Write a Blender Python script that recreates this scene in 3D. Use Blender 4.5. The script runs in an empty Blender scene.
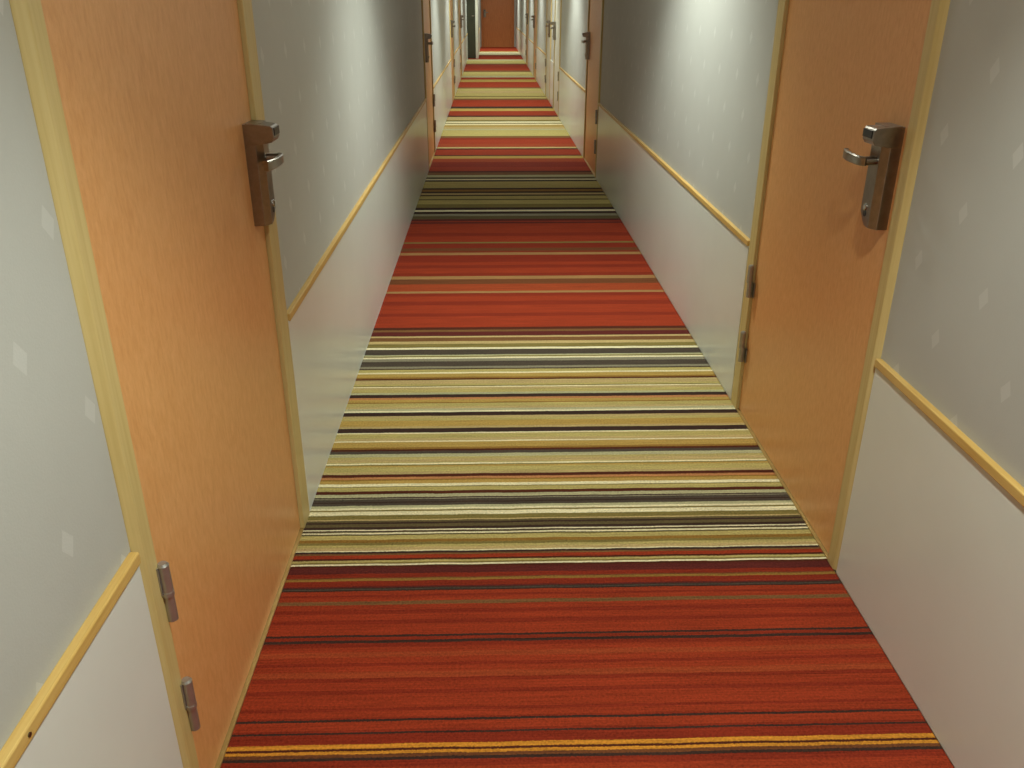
import bpy, bmesh, math, random
from mathutils import Matrix, Vector
random.seed(7)
S = bpy.context.scene
C = S.collection
XL, XR, CAMZ = -0.5513, 0.9199, 1.4
Y0, YEND, ZC = -5.0, 30.62, 2.32      # corridor back, end wall, ceiling height
WP = -0.010                            # wallpaper sits 10 mm behind the wainscot face

# downlights: x, y, watts, half cone angle, edge softness
LAMPS = [(.2, -2.8, 105, 51, .4), (.40, .68, 120, 51, .5), (.35, 3.97, 142, 56, .7), (.25, 9.8, 140, 53, .6), (.2, 12.9, 130, 53, .6),
         (.2, 16.2, 125, 53, .6), (.2, 19.8, 125, 53, .6), (.2, 23.6, 125, 53, .6), (.3, 28.4, 165, 53, .6)]
EXPO = 0.0
GLOW = .10
LCOL = (.91, 1.0, .95)

# ------------------------------------------------------------------ materials
def srgb(c):
    return tuple(((v/255)/12.92 if v/255 <= .04045 else ((v/255+.055)/1.055)**2.4) for v in c) + (1,)
def mat(name, rough=.5, metal=0, spec=.5):
    m = bpy.data.materials.new(name); m.use_nodes = True
    n = m.node_tree; b = n.nodes['Principled BSDF']
    b.inputs['Roughness'].default_value = rough; b.inputs['Metallic'].default_value = metal
    b.inputs['Specular IOR Level'].default_value = spec
    return m, n, b
def node(n, t, **kw):
    x = n.nodes.new(t)
    for k, v in kw.items(): setattr(x, k, v)
    return x
def mth(n, op, a, b=None, c=None):
    x = node(n, 'ShaderNodeMath', operation=op)
    for i, v in enumerate((a, b, c)):
        if v is None: continue
        if isinstance(v, (int, float)): x.inputs[i].default_value = v
        else: n.links.new(v, x.inputs[i])
    return x.outputs[0]
def mixc(n, fac, a, b, blend='MIX'):
    x = node(n, 'ShaderNodeMix', data_type='RGBA', blend_type=blend)
    for i, v in ((0, fac), (6, a), (7, b)):
        if isinstance(v, (int, float)): x.inputs[i].default_value = v
        elif isinstance(v, tuple): x.inputs[i].default_value = v
        else: n.links.new(v, x.inputs[i])
    return x.outputs[2]
def pos(n, scale=(1, 1, 1)):
    g = node(n, 'ShaderNodeNewGeometry'); mp = node(n, 'ShaderNodeMapping')
    mp.inputs['Scale'].default_value = scale
    n.links.new(g.outputs['Position'], mp.inputs['Vector'])
    return mp.outputs[0], g
def noise(n, vec, scale, detail=2, rough=.5):
    x = node(n, 'ShaderNodeTexNoise'); x.inputs['Scale'].default_value = scale
    x.inputs['Detail'].default_value = detail; x.inputs['Roughness'].default_value = rough
    n.links.new(vec, x.inputs['Vector']); return x.outputs['Fac']
def ramp(n, fac, stops, interp='LINEAR'):
    r = node(n, 'ShaderNodeValToRGB'); e = r.color_ramp; e.interpolation = interp
    while len(e.elements) < len(stops): e.elements.new(.5)
    for el, (p, c) in zip(e.elements, stops): el.position = p; el.color = c
    n.links.new(fac, r.inputs['Fac']); return r.outputs['Color']
def bump(n, b, h, strength, dist):
    x = node(n, 'ShaderNodeBump'); x.inputs['Strength'].default_value = strength; x.inputs['Distance'].default_value = dist
    n.links.new(h, x.inputs['Height']); n.links.new(x.outputs[0], b.inputs['Normal'])

def wood(name, base, dark, pale, rough, fleck=.25, scale=(60, 60, 3), spec=.5, axis=None):
    m, n, b = mat(name, rough, 0, spec)
    v, _ = pos(n, scale)
    g1 = noise(n, v, 1.0, 4, .6)
    c = ramp(n, g1, [(.3, srgb(dark)), (.5, srgb(base)), (.72, srgb(pale))])
    v2, _ = pos(n, tuple(s*3.2 if s > 10 else s*9 for s in scale))
    g2 = noise(n, v2, 1.0, 2, .5)
    sp = ramp(n, g2, [(.33, (1, 1, 1, 1)), (.42, (0, 0, 0, 1))])
    fac = mth(n, 'MULTIPLY', sp, fleck)
    c = mixc(n, fac, c, srgb(dark))
    v3, _ = pos(n, tuple(s*.12 for s in scale))
    c = mixc(n, mth(n, 'MULTIPLY', noise(n, v3, 1.0, 2), .35), c, srgb(dark))
    n.links.new(c, b.inputs['Base Color'])
    return m
M = {}
M['leaf']  = wood('orange_pearwood_laminate', (222,162,100), (212,149,87), (230,172,112), .36, .4, (110, 110, 34))
M['brown'] = wood('brown_wood_laminate', (196,120,62), (176,102,48), (208,132,74), .4, .3, (70, 70, 4))
M['frame'] = wood('pale_birch_frame', (202,178,116), (192,166,102), (210,188,128), .42, .15, (90, 90, 3))
M['rail']  = wood('honey_birch_rail', (206,168,94), (194,152,76), (216,182,110), .42, .15, (90, 4, 90))
M['white_leaf'] = wood('off_white_painted_leaf', (212,208,188), (206,201,180), (216,212,194), .4, .05)
M['green'] = wood('dark_green_painted_leaf', (58,58,40), (50,50,34), (66,66,48), .4, .1)
# wallpaper with small pale diamonds on a staggered grid
def wallpaper():
    m, n, b = mat('grey_wallpaper_with_diamonds', .62, 0, .35)
    g = node(n, 'ShaderNodeNewGeometry'); s = node(n, 'ShaderNodeSeparateXYZ'); n.links.new(g.outputs['Position'], s.inputs[0])
    per = .2643
    def dia(oy, oz):
        def cell(v, o):
            t = mth(n, 'DIVIDE', mth(n, 'SUBTRACT', v, o), per)
            f = mth(n, 'SUBTRACT', t, mth(n, 'ROUND', t))
            return mth(n, 'MULTIPLY', f, per)
        y, z = cell(s.outputs[1], oy), cell(s.outputs[2], oz)
        y2 = mth(n, 'ADD', y, mth(n, 'MULTIPLY', z, .18))
        d = mth(n, 'ADD', mth(n, 'DIVIDE', mth(n, 'ABSOLUTE', y2), .0165), mth(n, 'DIVIDE', mth(n, 'ABSOLUTE', z), .0245))
        return mth(n, 'LESS_THAN', d, 1.0)
    right = mth(n, 'GREATER_THAN', s.outputs[0], 0.2)
    def pat(oy, oz): return mth(n, 'MAXIMUM', dia(oy, oz), dia(oy + per/2, oz + per/2))
    d = mth(n, 'ADD', mth(n, 'MULTIPLY', right, pat(1.636, 1.0205)), mth(n, 'MULTIPLY', mth(n, 'SUBTRACT', 1.0, right), pat(.949, 1.011)))
    v, _ = pos(n); w = noise(n, v, 2.2, 4, .6)
    base = ramp(n, w, [(.3, srgb((180,179,169))), (.7, srgb((187,186,176)))])
    v2, _ = pos(n, (300, 300, 300)); w2 = noise(n, v2, 1.0, 2)
    base = mixc(n, mth(n, 'MULTIPLY', w2, .16), base, srgb((158,156,146)))
    c = mixc(n, mth(n, 'MULTIPLY', d, .5), base, srgb((203,202,193)))
    n.links.new(c, b.inputs['Base Color'])
    bump(n, b, w2, .12, .002)
    return m
M['paper'] = wallpaper()
def plain(name, col, rough, metal=0, spec=.5, var=.05, sc=8):
    m, n, b = mat(name, rough, metal, spec)
    v, _ = pos(n); w = noise(n, v, sc, 4, .6)
    d = tuple(x*(1-var*2) for x in col)
    n.links.new(ramp(n, w, [(.3, srgb(d)), (.7, srgb(col))]), b.inputs['Base Color'])
    return m
M['panel'] = plain('off_white_laminate_panel', (221,222,210), .29, 0, .5, .012, 3)
M['ceil']  = plain('white_ceiling_paint', (225,222,212), .8)
M['nickel'] = plain('brushed_nickel', (158,149,136), .33, 1, .5, .05, 60)
M['chrome'] = plain('polished_chrome', (200,196,190), .16, 1, .5, .03, 60)
M['hinge'] = plain('satin_chrome_hinge', (176,170,160), .34, .75, .5, .03, 60)
M['steel'] = plain('dark_steel', (120,114,104), .34, 1, .5, .05, 60)
M['black'] = plain('black_plastic', (16,16,16), .3)
M['strip'] = plain('brass_threshold', (190,160,96), .4, .6)

PAL = dict(R=(133,47,23), r=(117,38,20), Q=(136,57,28), t=(142,104,62), n=(98,56,30), H=(180,118,38), M=(82,32,26), X=(53,36,28), K=(68,58,47), N=(106,72,40), T=(166,143,94),
           G=(160,130,66), g=(128,93,40), Y=(161,145,86), S=(158,152,114), C=(206,194,154), O=(114,100,52), D=(84,72,44),
           E=(122,114,92), P=(168,112,68), A=(72,32,18))
STRIPES = '''1.241R 1.248r 1.258r 1.266X 1.274n 1.282H 1.288A 1.300H 1.310r 1.316r 1.326r 1.331X 1.338r 1.347R 1.360R 1.367X 1.372r 1.389R 1.398r 1.412R 1.439R 1.451r 1.476R 1.488r 1.507Q 1.526R 1.536r 1.556R 1.573Q 1.590R 1.604r 1.613X 1.625r 1.632X 1.650R 1.672R 1.687r 1.710R 1.726r 1.745R 1.759N 1.777R 1.785r 1.800R 1.806X 1.810K 1.815X 1.821M 1.831r 1.843r 1.853g 1.857n 1.874r 1.901M 1.911A 1.919C 1.926O 1.934Y 1.942A 1.958R 1.965N 1.975X 1.980C 1.994T 2.006Y 2.018O 2.033g 2.053Y 2.060D 2.068C 2.073D 2.077X 2.083C 2.096X 2.112D 2.120X 2.130D 2.136T 2.159O 2.179C 2.188O 2.199C 2.212S 2.227K 2.232X 2.247K 2.253E 2.259X 2.277S 2.295A 2.319Y 2.323O 2.340C 2.359G 2.368g 2.381P 2.400A 2.413T 2.446Y 2.455G 2.462O 2.472C 2.479Y 2.499T 2.513Y 2.534S 2.555K 2.568A 2.580g 2.620G 2.628C 2.649T 2.681Y 2.690C 2.724X 2.739T 2.784G 2.808Y 2.822T 2.854X 2.867C 2.884S 2.902T 2.931Y 2.940g 2.964G 2.982P 3.010X 3.028S 3.057Y 3.076T 3.085C 3.095O 3.110Y 3.149T 3.164A 3.179g 3.215G 3.226C 3.257Y 3.268X 3.289E 3.344K 3.374E 3.390C 3.405O 3.417S 3.481K 3.502C 3.547O 3.578T 3.625N 3.643T 3.699M 3.725N 3.758A 3.785R 3.912R 3.955r 4.076R 4.139r 4.220R 4.270r 4.304t 4.426Q 4.480n 4.517n 4.573t 4.631r 4.729R 4.790r 4.853R 4.949r 5.004r 5.060t 5.094r 5.164n 5.276r 5.308O 5.460R 5.539r 5.803R 5.846M 5.876R 5.935M 6.027D 6.096E 6.170X 6.225C 6.302X 6.421O 6.563Y 6.599D 6.711Y 6.756X 6.826T 6.885X 6.964g 7.025X 7.172Y 7.301Y 7.368X 7.413C 7.505D 7.598S 7.718N 7.792A 7.995R 8.264r 8.462Q 8.609G 8.669A 9.014R 9.092A 9.179T 9.385Q 9.711R 9.825r 9.980N 10.474Y 10.561S 10.739T 10.923G 11.036C 11.113O 11.259C 11.409O 11.722T 11.884A 12.397R 12.700G 12.954X 13.848R 14.071N 14.302Y 14.459O 14.953Y 15.300T 15.756Y 15.985N 16.647R 17.075R 17.641G 18.120R 18.496S 19.577Y 20.015N 21.114R 21.973R 22.263N 23.499Y 23.913S 25.968R 27.540C 27.934G 30.963R'''
def carpet():
    m, n, b = mat('striped_loop_carpet', .95, 0, .12)
    st = []
    prev = -5.0
    for t in STRIPES.split():
        e, c = float(t[:-1]), t[-1]; st.append((prev, c)); prev = e
    near = [(-5.0,'R'),(.30,'Y'),(.36,'A'),(.40,'R'),(.62,'X'),(.63,'R'),(.85,'G'),(.87,'A'),(.885,'R'),(1.08,'r'),(1.15,'R')]
    st = near + [(1.232, st[0][1])] + st[1:]
    g = node(n, 'ShaderNodeNewGeometry'); s = node(n, 'ShaderNodeSeparateXYZ'); n.links.new(g.outputs['Position'], s.inputs[0])
    v, _ = pos(n, (1, .4, 1))
    wob = mth(n, 'MULTIPLY', mth(n, 'SUBTRACT', noise(n, v, 9, 1), .5), .006)
    v1, _ = pos(n, (1, 1, 1))
    wob2 = mth(n, 'MULTIPLY', mth(n, 'SUBTRACT', noise(n, v1, 260, 1), .5), .005)
    y = mth(n, 'ADD', s.outputs[1], mth(n, 'ADD', wob, wob2))
    col = None
    # the ramps are baked to 256 steps, so each one covers only a short run of stripes
    chunks = [[i for i, (p, c) in enumerate(st) if p < 1.2]]
    cur = []
    for i in range(len(chunks[0]), len(st)):
        if cur and (len(cur) >= 28 or st[i][0] - st[cur[0]][0] > .3 + .12*(st[i][0] - 1.2)): chunks.append(cur); cur = []
        cur.append(i)
    chunks.append(cur)
    for ch in chunks:
        a = st[ch[0]][0]; z = st[ch[-1] + 1][0] if ch[-1] + 1 < len(st) else 31.5
        f = mth(n, 'DIVIDE', mth(n, 'SUBTRACT', y, a), z - a)
        stops = [((st[i][0] - a)/(z - a), tuple(x*SCALE_C for x in srgb(PAL[st[i][1]])[:3]) + (1,)) for i in ch]
        if len(stops) == 1: stops = stops*2
        rc = ramp(n, f, stops, 'CONSTANT')
        col = rc if col is None else mixc(n, mth(n, 'GREATER_THAN', y, a), col, rc)
    # yarn rows running across the corridor, and the grain of the tufts
    v2, _ = pos(n, (5, 250, 1)); r1 = noise(n, v2, 1.0, 3, .6)
    v3, _ = pos(n, (1, 1, 1)); r2 = noise(n, v3, 170, 4, .8)
    v4, _ = pos(n, (2.2, 36, 1)); r3 = noise(n, v4, 1.0, 3, .6)
    k = mth(n, 'ADD', mth(n, 'ADD', mth(n, 'MULTIPLY', r1, 1.15), mth(n, 'MULTIPLY', r2, 2.1)), mth(n, 'MULTIPLY', r3, .45))
    k = mth(n, 'ADD', k, -.86)
    kc = node(n, 'ShaderNodeCombineColor'); [n.links.new(k, kc.inputs[i]) for i in range(3)]
    col = mixc(n, 1.0, col, kc.outputs[0], 'MULTIPLY')
    n.links.new(col, b.inputs['Base Color'])
    bump(n, b, r2, .5, .004)
    return m
SCALE_C = 1.2
M['carpet'] = carpet()

# ------------------------------------------------------------------ geometry helpers
class Side:
    """maps (u along the wall, w out of the wall, z up) to the world"""
    def __init__(self, kind, at=0): self.kind, self.at = kind, at
    def __call__(self, u, w, z):
        if self.kind == 'L': return Vector((XL + w, u, z))
        if self.kind == 'R': return Vector((XR - w, u, z))
        return Vector((u, self.at - w, z))
L, R, E = Side('L'), Side('R'), Side('E', YEND)
def bx(bm, sd, u0, u1, w0, w1, z0, z1):
    v = [bm.verts.new(sd(u, w, z)) for z in (z0, z1) for (u, w) in ((u0, w0), (u1, w0), (u1, w1), (u0, w1))]
    for f in ((0,1,2,3), (4,5,6,7), (0,1,5,4), (1,2,6,5), (2,3,7,6), (3,0,4,7)): bm.faces.new([v[i] for i in f])
def loft(bm, rings, cap=True):
    vs = [[bm.verts.new(p) for p in r] for r in rings]
    k = len(vs[0])
    for a, b in zip(vs, vs[1:]):
        for i in range(k): bm.faces.new((a[i], a[(i+1) % k], b[(i+1) % k], b[i]))
    if cap: bm.faces.new(vs[0]); bm.faces.new(vs[-1])
def cyl(bm, sd, p0, p1, r0, r1=None, seg=16):
    r1 = r0 if r1 is None else r1
    a, b = sd(*p0), sd(*p1); d = (b - a).normalized()
    t = Vector((0, 0, 1)) if abs(d.z) < .9 else Vector((1, 0, 0))
    e1 = d.cross(t).normalized(); e2 = d.cross(e1)
    ring = lambda c, r: [c + r*(math.cos(2*math.pi*i/seg)*e1 + math.sin(2*math.pi*i/seg)*e2) for i in range(seg)]
    loft(bm, [ring(a, r0), ring(b, r1)])
def obj(name, bm, m, parent=None, bevel=0, seg=2, origin=None, smooth=None):
    bmesh.ops.recalc_face_normals(bm, faces=bm.faces[:])
    if origin is not None:
        for v in bm.verts: v.co -= origin
    me = bpy.data.meshes.new(name); bm.to_mesh(me); bm.free()
    o = bpy.data.objects.new(name, me); C.objects.link(o); me.materials.append(m)
    if origin is not None: o.location = origin
    if parent is not None:
        o.parent = parent
        if parent.type: o.location = Vector((0,0,0)) if origin is None else origin
    if bevel:
        b = o.modifiers.new('bevel', 'BEVEL'); b.width = bevel; b.segments = seg; b.limit_method = 'ANGLE'; b.angle_limit = math.radians(35)
    if smooth:
        for p in me.polygons: p.use_smooth = True
        try: me.set_sharp_from_angle(angle=math.radians(smooth))
        except Exception: pass
    return o
def empty(name, loc):
    o = bpy.data.objects.new(name, None); C.objects.link(o); o.location = loc; o.empty_display_size = .1
    return o
def tag(o, label, cat, kind='structure', group=None):
    o['label'] = label; o['category'] = cat
    if kind: o['kind'] = kind
    if group: o['group'] = group
    return o
class Thing:
    """an Empty at the base; parts are built in world coordinates and stored relative to it"""
    def __init__(self, name, loc, label, cat, kind='structure', group=None):
        self.e = tag(empty(name, loc), label, cat, kind, group); self.loc = Vector(loc)
    def part(self, name, bm, m, parent=None, bevel=0, seg=2, label=None, smooth=None):
        for v in bm.verts: v.co -= self.loc
        o = obj(name, bm, m, None, bevel, seg, None, smooth)
        o.parent = parent or self.e
        if label: o['label'] = label
        return o
B = bmesh.new
# ------------------------------------------------------------------ floor, ceiling, walls
b = B(); bx(b, E, XL-.16, XR+.16, -.1, YEND-Y0+.1, -.06, -.012)
tag(obj('floor', b, M['ceil']), 'bare floor under the striped carpet', 'floor')
b = B(); bx(b, E, XL+.0005, XR-.0005, 0, YEND-Y0-.002, -.012, 0)
tag(obj('carpet', b, M['carpet']), 'red, gold, khaki and charcoal cross-striped carpet covering the whole corridor floor', 'carpet', None)
b = B(); bx(b, E, XL-.16, XR+.16, -.1, YEND-Y0+.1, ZC, ZC+.06)
tag(obj('ceiling', b, M['ceil']), 'plain white corridor ceiling above the doors', 'ceiling')

DW, DH, FW = 1.085, 2.12, .060
PAN_T = .607
#       side near-edge y  hinge  leaf
DOORS = [
 (L, 1.106, 'near', 'leaf', 'orange wood door beside the camera in the left wall, lock on its far edge'),
 (R, 1.850, 'far',  'leaf', 'orange wood door in the right wall with its lock on the near edge'),
 (R, 7.430, 'near', 'leaf', 'second wood door along the right wall, with its hinges on the edge towards us'),
 (L, 7.830, 'far',  'leaf', 'second wood door along the left wall, its hinges on the edge away from us'),
 (R, 11.72, 'near', 'white_leaf', 'off-white door in the right wall just beyond the second wood door, nearer of two'),
 (R, 13.50, 'far',  'white_leaf', 'off-white door in the right wall, farther of the two pale ones'),
 (L, 13.40, 'far',  'leaf', 'third door along the left wall, before the dark green panel'),
 (L, 17.55, 'near', 'leaf', 'fourth door along the left wall, last before the dark green panel'),
 (R, 17.45, 'near', 'leaf', 'wood door in the right wall beyond the two off-white doors'),
 (R, 21.20, 'far', 'leaf', 'small distant wood door in the right wall, last before the end door'),
]
FIRE_Y = 24.3
NEAR_END = {'L': FIRE_Y, 'R': YEND}
def holes(sd): return sorted((y, y + DW) for (s, y, *_r) in DOORS if s is sd)
rail_n = [0]
def next_trim():
    rail_n[0] += 1; return 'trim_%d' % rail_n[0]
def build_wall(sd, name, ystart, yend, label, faces):
    t = Thing(name, tuple(sd(ystart, 0, 0)), label, 'wall')
    hs = holes(sd); segs = []; y = ystart
    for a, c in hs: segs.append((y, a)); y = c
    segs.append((y, yend))
    b = B()
    for a, c in segs: bx(b, sd, a, c, -.14, WP, 0, ZC)
    for a, c in hs: bx(b, sd, a, c, -.14, WP, DH, ZC)
    t.part('wallpaper', b, M['paper'])
    for k, (a, c) in enumerate(segs):
        b = B(); bx(b, sd, a + .0015, c - .0015, WP - .001, 0, .0005, PAN_T)
        t.part('wainscot_panel', b, M['panel'], bevel=.0015)
        if c - a < .8: continue
        b = B(); bx(b, sd, a + .003, c - .003, WP - .001, .005, .604, .625)
        if k == 0: a = max(a, ystart)
        r = Thing(next_trim(), tuple(sd((a + c)/2, 0, .604)), faces[k], 'chair rail')
        r.part('chair_rail', b, M['rail'], bevel=.0025)
        if sd is L and k == 0:
            b = B(); cyl(b, sd, (.753, .0035, .615), (.753, .0065, .615), .0032)
            r.part('screw', b, M['steel'], label='small screw head')
    return t
RL = ['honey-coloured chair rail on the left wall, before the nearest orange door',
      'chair rail on the left wall between the nearest door and the second wood door',
      'chair rail on the left wall between its second and third doors',
      'short chair rail on the left wall between its third and fourth doors',
      'distant chair rail on the left wall running up to the dark green panel']
RR = ['honey-coloured chair rail at the right edge, running up to the near right door',
      'chair rail on the right wall between the near door and the second wood door',
      'chair rail on the right wall between the second wood door and the off-white doors',
      'short chair rail on the right wall between the two off-white doors',
      'chair rail on the right wall just beyond the off-white doors',
      'distant chair rail on the right wall before its last wood door',
      'farthest chair rail on the right wall, running to the end door']
build_wall(L, 'wall_left', Y0, FIRE_Y, 'left wall of grey diamond wallpaper above an off-white wainscot', RL)
build_wall(R, 'wall_right', Y0, YEND, 'right wall of grey diamond wallpaper above an off-white wainscot', RR)
b = B(); bx(b, Side('E', Y0), XL-.16, XR+.16, 0, .1, 0, ZC)
tag(obj('wall_back', b, M['paper']), 'plain wall closing the corridor behind the viewer', 'wall')

# ------------------------------------------------------------------ doors
JAMB = {}
def frame(sd, u0, u1, label, proud=.003, m='frame', fn=.056, ff=.072):
    t = Thing(next_trim(), tuple(sd((u0+u1)/2, 0, 0)), label, 'door frame')
    for flip, fw in ((0, fn), (1, ff)):
        prof = [(0, -.12), (0, WP + .001), (.015, proud), (fw, proud), (fw, -.12)]
        b = B()
        P = [((u1 - d) if flip else (u0 + d), w) for d, w in prof]
        loft(b, [[sd(u, w, z) for u, w in P] for z in (0, DH)])
        t.part('jamb', b, M[m], bevel=.002)
    b = B()
    loft(b, [[sd(u, w, DH - d) for d, w in prof] for u in (u0 + fn, u1 - ff)])
    t.part('head', b, M[m], bevel=.002)
    b = B(); bx(b, sd, u0 + fn, u1 - ff, -.12, .001, 0, .004)
    t.part('threshold', b, M['strip'], label='thin pale strip under the door')
    return t
def lock(t, sd, ue, dr):
    """card lock; ue = its edge on the viewer's side, dr = direction (+1/-1 in u) its lever points"""
    U = lambda q: ue + q
    b = B()
    def ring(z, q1):
        f = .020 if q1 > .05 else q1*.4
        return [sd(U(0), -.010, z), sd(U(0), .017, z), sd(U(f), .0295, z), sd(U(q1 - .002), .0265, z), sd(U(q1), .0245, z), sd(U(q1), -.010, z)]
    loft(b, [ring(.912, .050), ring(.920, .062), ring(.942, .082), ring(1.09, .082), ring(1.145, .082)])
    body = t.part('lock', b, M['nickel'], bevel=.0010, label='brushed nickel card lock')
    b = B()
    P = [(-.002, 1.1468), (.055, 1.1415), (.0595, 1.137), (.0605, 1.114), (.055, 1.105), (.020, 1.099), (-.002, 1.099)]
    loft(b, [[sd(U(q), w, z) for w, z in P] for q in (-.001, .058)])
    t.part('card_reader', b, M['nickel'], body, bevel=.0012)
    b = B(); bx(b, sd, U(.008), U(.0590), .044, .0614, 1.1185, 1.136)
    t.part('card_slot', b, M['black'], body, bevel=.001, label='black card slot')
    b = B(); cyl(b, sd, (U(.050), .014, .956), (U(.050), .0325, .956), .0095, .008)
    t.part('key_cylinder', b, M['chrome'], body, bevel=.002, smooth=40, label='round chrome key cover')
    b = B(); cyl(b, sd, (U(.050), .014, .941), (U(.050), .0295, .941), .0075)
    t.part('keyhole', b, M['black'], body, label='dark round keyhole')
    V = lambda q: ue + .040 + dr*(q - .036)
    b = B(); cyl(b, sd, (V(.036), .018, 1.065), (V(.036), .058, 1.065), .0100, seg=20)
    path = [(.025, .055), (.033, .0625), (.050, .0655), (.078, .066), (.106, .0645), (.132, .060), (.149, .054)]
    rings = []
    for i, (q, w) in enumerate(path):
        a = path[max(i-1, 0)]; c = path[min(i+1, len(path)-1)]
        tx, tw = c[0]-a[0], c[1]-a[1]; ln = math.hypot(tx, tw); nx, nw = -tw/ln, tx/ln
        h, th = .0100 + .0015*i/6, .0048 + .0012*i/6
        rings.append([sd(V(q + nx*s*th), w + nw*s*th, 1.065 + v*h) for s, v in ((1,-.8),(1,.8),(.6,1),(-.6,1),(-1,.8),(-1,-.8),(-.6,-1),(.6,-1))])
    loft(b, rings)
    t.part('lever', b, M['nickel'], body, smooth=40, label='curved nickel lever handle')
def hinge(t, sd, u, dr, z0, parent=None):
    b = B(); h = .112
    ul = u + dr*.0025
    cyl(b, sd, (ul, .008, z0), (ul, .008, z0 + h*.49), .0092)
    cyl(b, sd, (u, .010, z0 + h*.51), (u, .010, z0 + h), .0095)
    cyl(b, sd, (u, .010, z0 + h), (u, .010, z0 + h + .004), .0100, .007)
    cyl(b, sd, (u, .0095, z0 + h*.47), (u, .0095, z0 + h*.54), .0104)
    bx(b, sd, min(ul, ul + dr*.018), max(ul, ul + dr*.018), -.0062, -.0035, z0, z0 + h*.48)
    bx(b, sd, min(u, u - dr*.012), max(u, u - dr*.012), .0028, .0055, z0 + h*.52, z0 + h)
    t.part('hinge', b, M['hinge'], smooth=40, label='chrome barrel hinge')
FL = ['pale birch frame around the orange door beside the camera on the left',
      'pale birch frame around the near orange door on the right',
      'wood frame around the second door along the right wall',
      'wood frame around the second door along the left wall',
      'pale frame around the nearer off-white door on the right',
      'pale frame around the farther off-white door on the right',
      'frame around the third door along the left wall',
      'frame around the fourth door along the left wall',
      'frame around the wood door beyond the off-white doors',
      'frame around the last small wood door in the right wall']
for i, (sd, y, hg, mt, lab) in enumerate(DOORS):
    u0, u1 = y, y + DW
    fn, ff = (.052, .098) if i == 0 else (.054, .084) if i == 1 else (.06, .06)
    frame(sd, u0, u1, FL[i], fn=fn, ff=ff)
    t = Thing('door_%d' % (i + 1), tuple(sd((u0+u1)/2, -.02, 0)), lab, 'door')
    b = B(); bx(b, sd, u0 + fn + .0025, u1 - ff - .0025, -.048, -.008, .0055, DH - .075)
    t.part('door_leaf', b, M[mt], bevel=.0012)
    if hg == 'near': hu, dr, ue, ld = u0 + fn + .001, 1, u1 - .184, -1
    else:            hu, dr, ue, ld = u1 - ff - .004, -1, u0 + .087, 1
    hinge(t, sd, hu, dr, .199); hinge(t, sd, hu, dr, .446)
    lock(t, sd, ue, ld)

# ------------------------------------------------------------------ the far end: dark green panel, pale post, narrower wall and the end door
PX = -.27
t = Thing('wall_left_far', (PX, FIRE_Y, 0), 'short narrowed stretch of left wall beyond the dark green panel', 'wall')
F = Side('E', FIRE_Y)
class Off:
    def __call__(self, u, w, z): return Vector((PX + w, u, z))
N2 = Off()
b = B(); bx(b, N2, FIRE_Y + .12, YEND - .001, -.14, WP, .0005, ZC); t.part('wallpaper', b, M['paper'])
b = B(); bx(b, N2, FIRE_Y + .122, YEND - .002, WP - .001, 0, .0005, PAN_T); t.part('wainscot_panel', b, M['panel'])
r = Thing(next_trim(), (PX, YEND - 3, .604), 'far chair rail on the narrowed left wall beside the end door', 'chair rail')
b = B(); bx(b, N2, FIRE_Y + .122, YEND - .002, WP - .001, .005, .604, .625); r.part('chair_rail', b, M['rail'])
r = Thing(next_trim(), (PX - .035, FIRE_Y, 0), 'pale post at the free edge of the dark green panel', 'door frame')
b = B(); bx(b, F, PX - .07, PX, -.12, .02, 0, ZC); r.part('post', b, M['white_leaf'], bevel=.003)
t = Thing('door_%d' % (len(DOORS) + 1), (XL + .12, FIRE_Y, 0), 'dark green narrow door panel standing across the left side of the corridor', 'door')
b = B(); bx(b, F, XL - .01, PX - .072, -.05, 0, .006, ZC); t.part('door_leaf', b, M['green'], bevel=.002)
b = B(); cyl(b, F, (PX - .10, 0, 1.05), (PX - .10, .05, 1.05), .012); bx(b, F, PX - .16, PX - .09, .044, .056, 1.04, 1.062)
t.part('lever', b, M['nickel'], label='small nickel lever')
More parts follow.
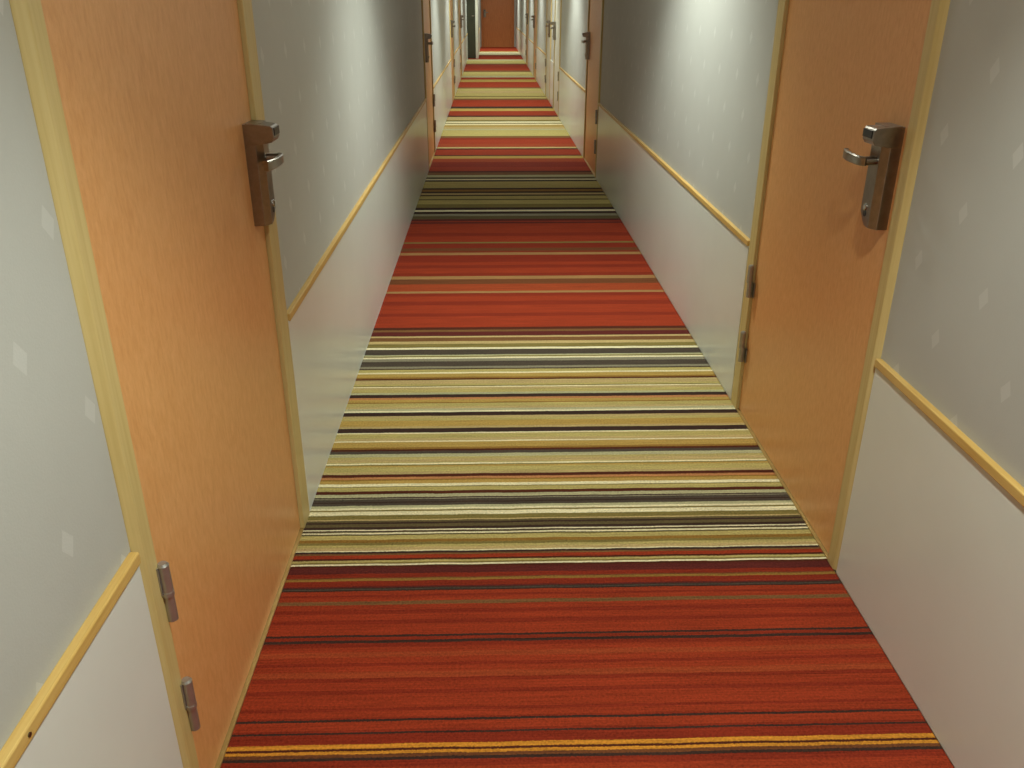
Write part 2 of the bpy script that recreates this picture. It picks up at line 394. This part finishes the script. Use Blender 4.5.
# end wall and its door
EU0, EU1 = -.235, .862
t = Thing('wall_end', (.3, YEND, 0), 'end wall closing the corridor around the brown door', 'wall')
b = B()
bx(b, E, XL - .16, EU0, -.14, WP, 0, ZC); bx(b, E, EU1, XR + .16, -.14, WP, 0, ZC); bx(b, E, EU0, EU1, -.14, WP, DH, ZC)
t.part('wallpaper', b, M['paper'])
frame(E, EU0, EU1, 'brown frame around the door at the end of the corridor', m='brown')
t = Thing('door_%d' % (len(DOORS) + 2), ((EU0+EU1)/2, YEND, 0), 'brown wood door facing us at the far end of the corridor', 'door')
b = B(); bx(b, E, EU0 + .06, EU1 - .075, -.048, -.008, .0055, DH - .075); t.part('door_leaf', b, M['brown'], bevel=.0012)
lock(t, E, EU0 + FW + .02, 1)

# ------------------------------------------------------------------ lamps: downlights recessed in the ceiling
def spot(x, y, watts, half=54, blend=.6, col=LCOL):
    d = bpy.data.lights.new('downlight', 'SPOT'); d.energy = watts; d.color = col
    d.spot_size = math.radians(2*half); d.spot_blend = blend; d.shadow_soft_size = .045
    o = bpy.data.objects.new('downlight', d); C.objects.link(o); o.location = (x, y, ZC - .01)
    return o
def glow(x, y, watts, col=LCOL):
    d = bpy.data.lights.new('downlight_glow', 'AREA'); d.shape = 'DISK'; d.size = .12; d.energy = watts; d.color = col
    o = bpy.data.objects.new('downlight_glow', d); C.objects.link(o); o.location = (x, y, ZC - .006)
for x, y, w, ha, bl in LAMPS: spot(x, y, w, ha, bl); glow(x, y, w*GLOW)
wd = bpy.data.worlds.new('world'); S.world = wd; wd.use_nodes = True
wd.node_tree.nodes['Background'].inputs[0].default_value = (.02, .018, .015, 1)
wd.node_tree.nodes['Background'].inputs[1].default_value = 0.2

# ------------------------------------------------------------------ camera
cd = bpy.data.cameras.new('camera'); cam = bpy.data.objects.new('camera', cd); C.objects.link(cam)
r_, d_, f_ = ((.99966835, -.02572922, .00109727), (-.00957668, -.41096375, -.91160138), (.02390573, .91128854, -.41107385))
m4 = Matrix(((r_[0], -d_[0], -f_[0], 0), (r_[1], -d_[1], -f_[1], 0), (r_[2], -d_[2], -f_[2], CAMZ), (0, 0, 0, 1)))
cam.matrix_world = m4
cd.sensor_fit = 'HORIZONTAL'; cd.sensor_width = 36; cd.lens = 848.777*36/1024; cd.clip_start = .02; cd.clip_end = 100
S.camera = cam
S.view_settings.view_transform = 'Standard'; S.view_settings.look = 'None'
S.view_settings.gamma = 1; S.view_settings.use_curve_mapping = False
S.view_settings.exposure = EXPO
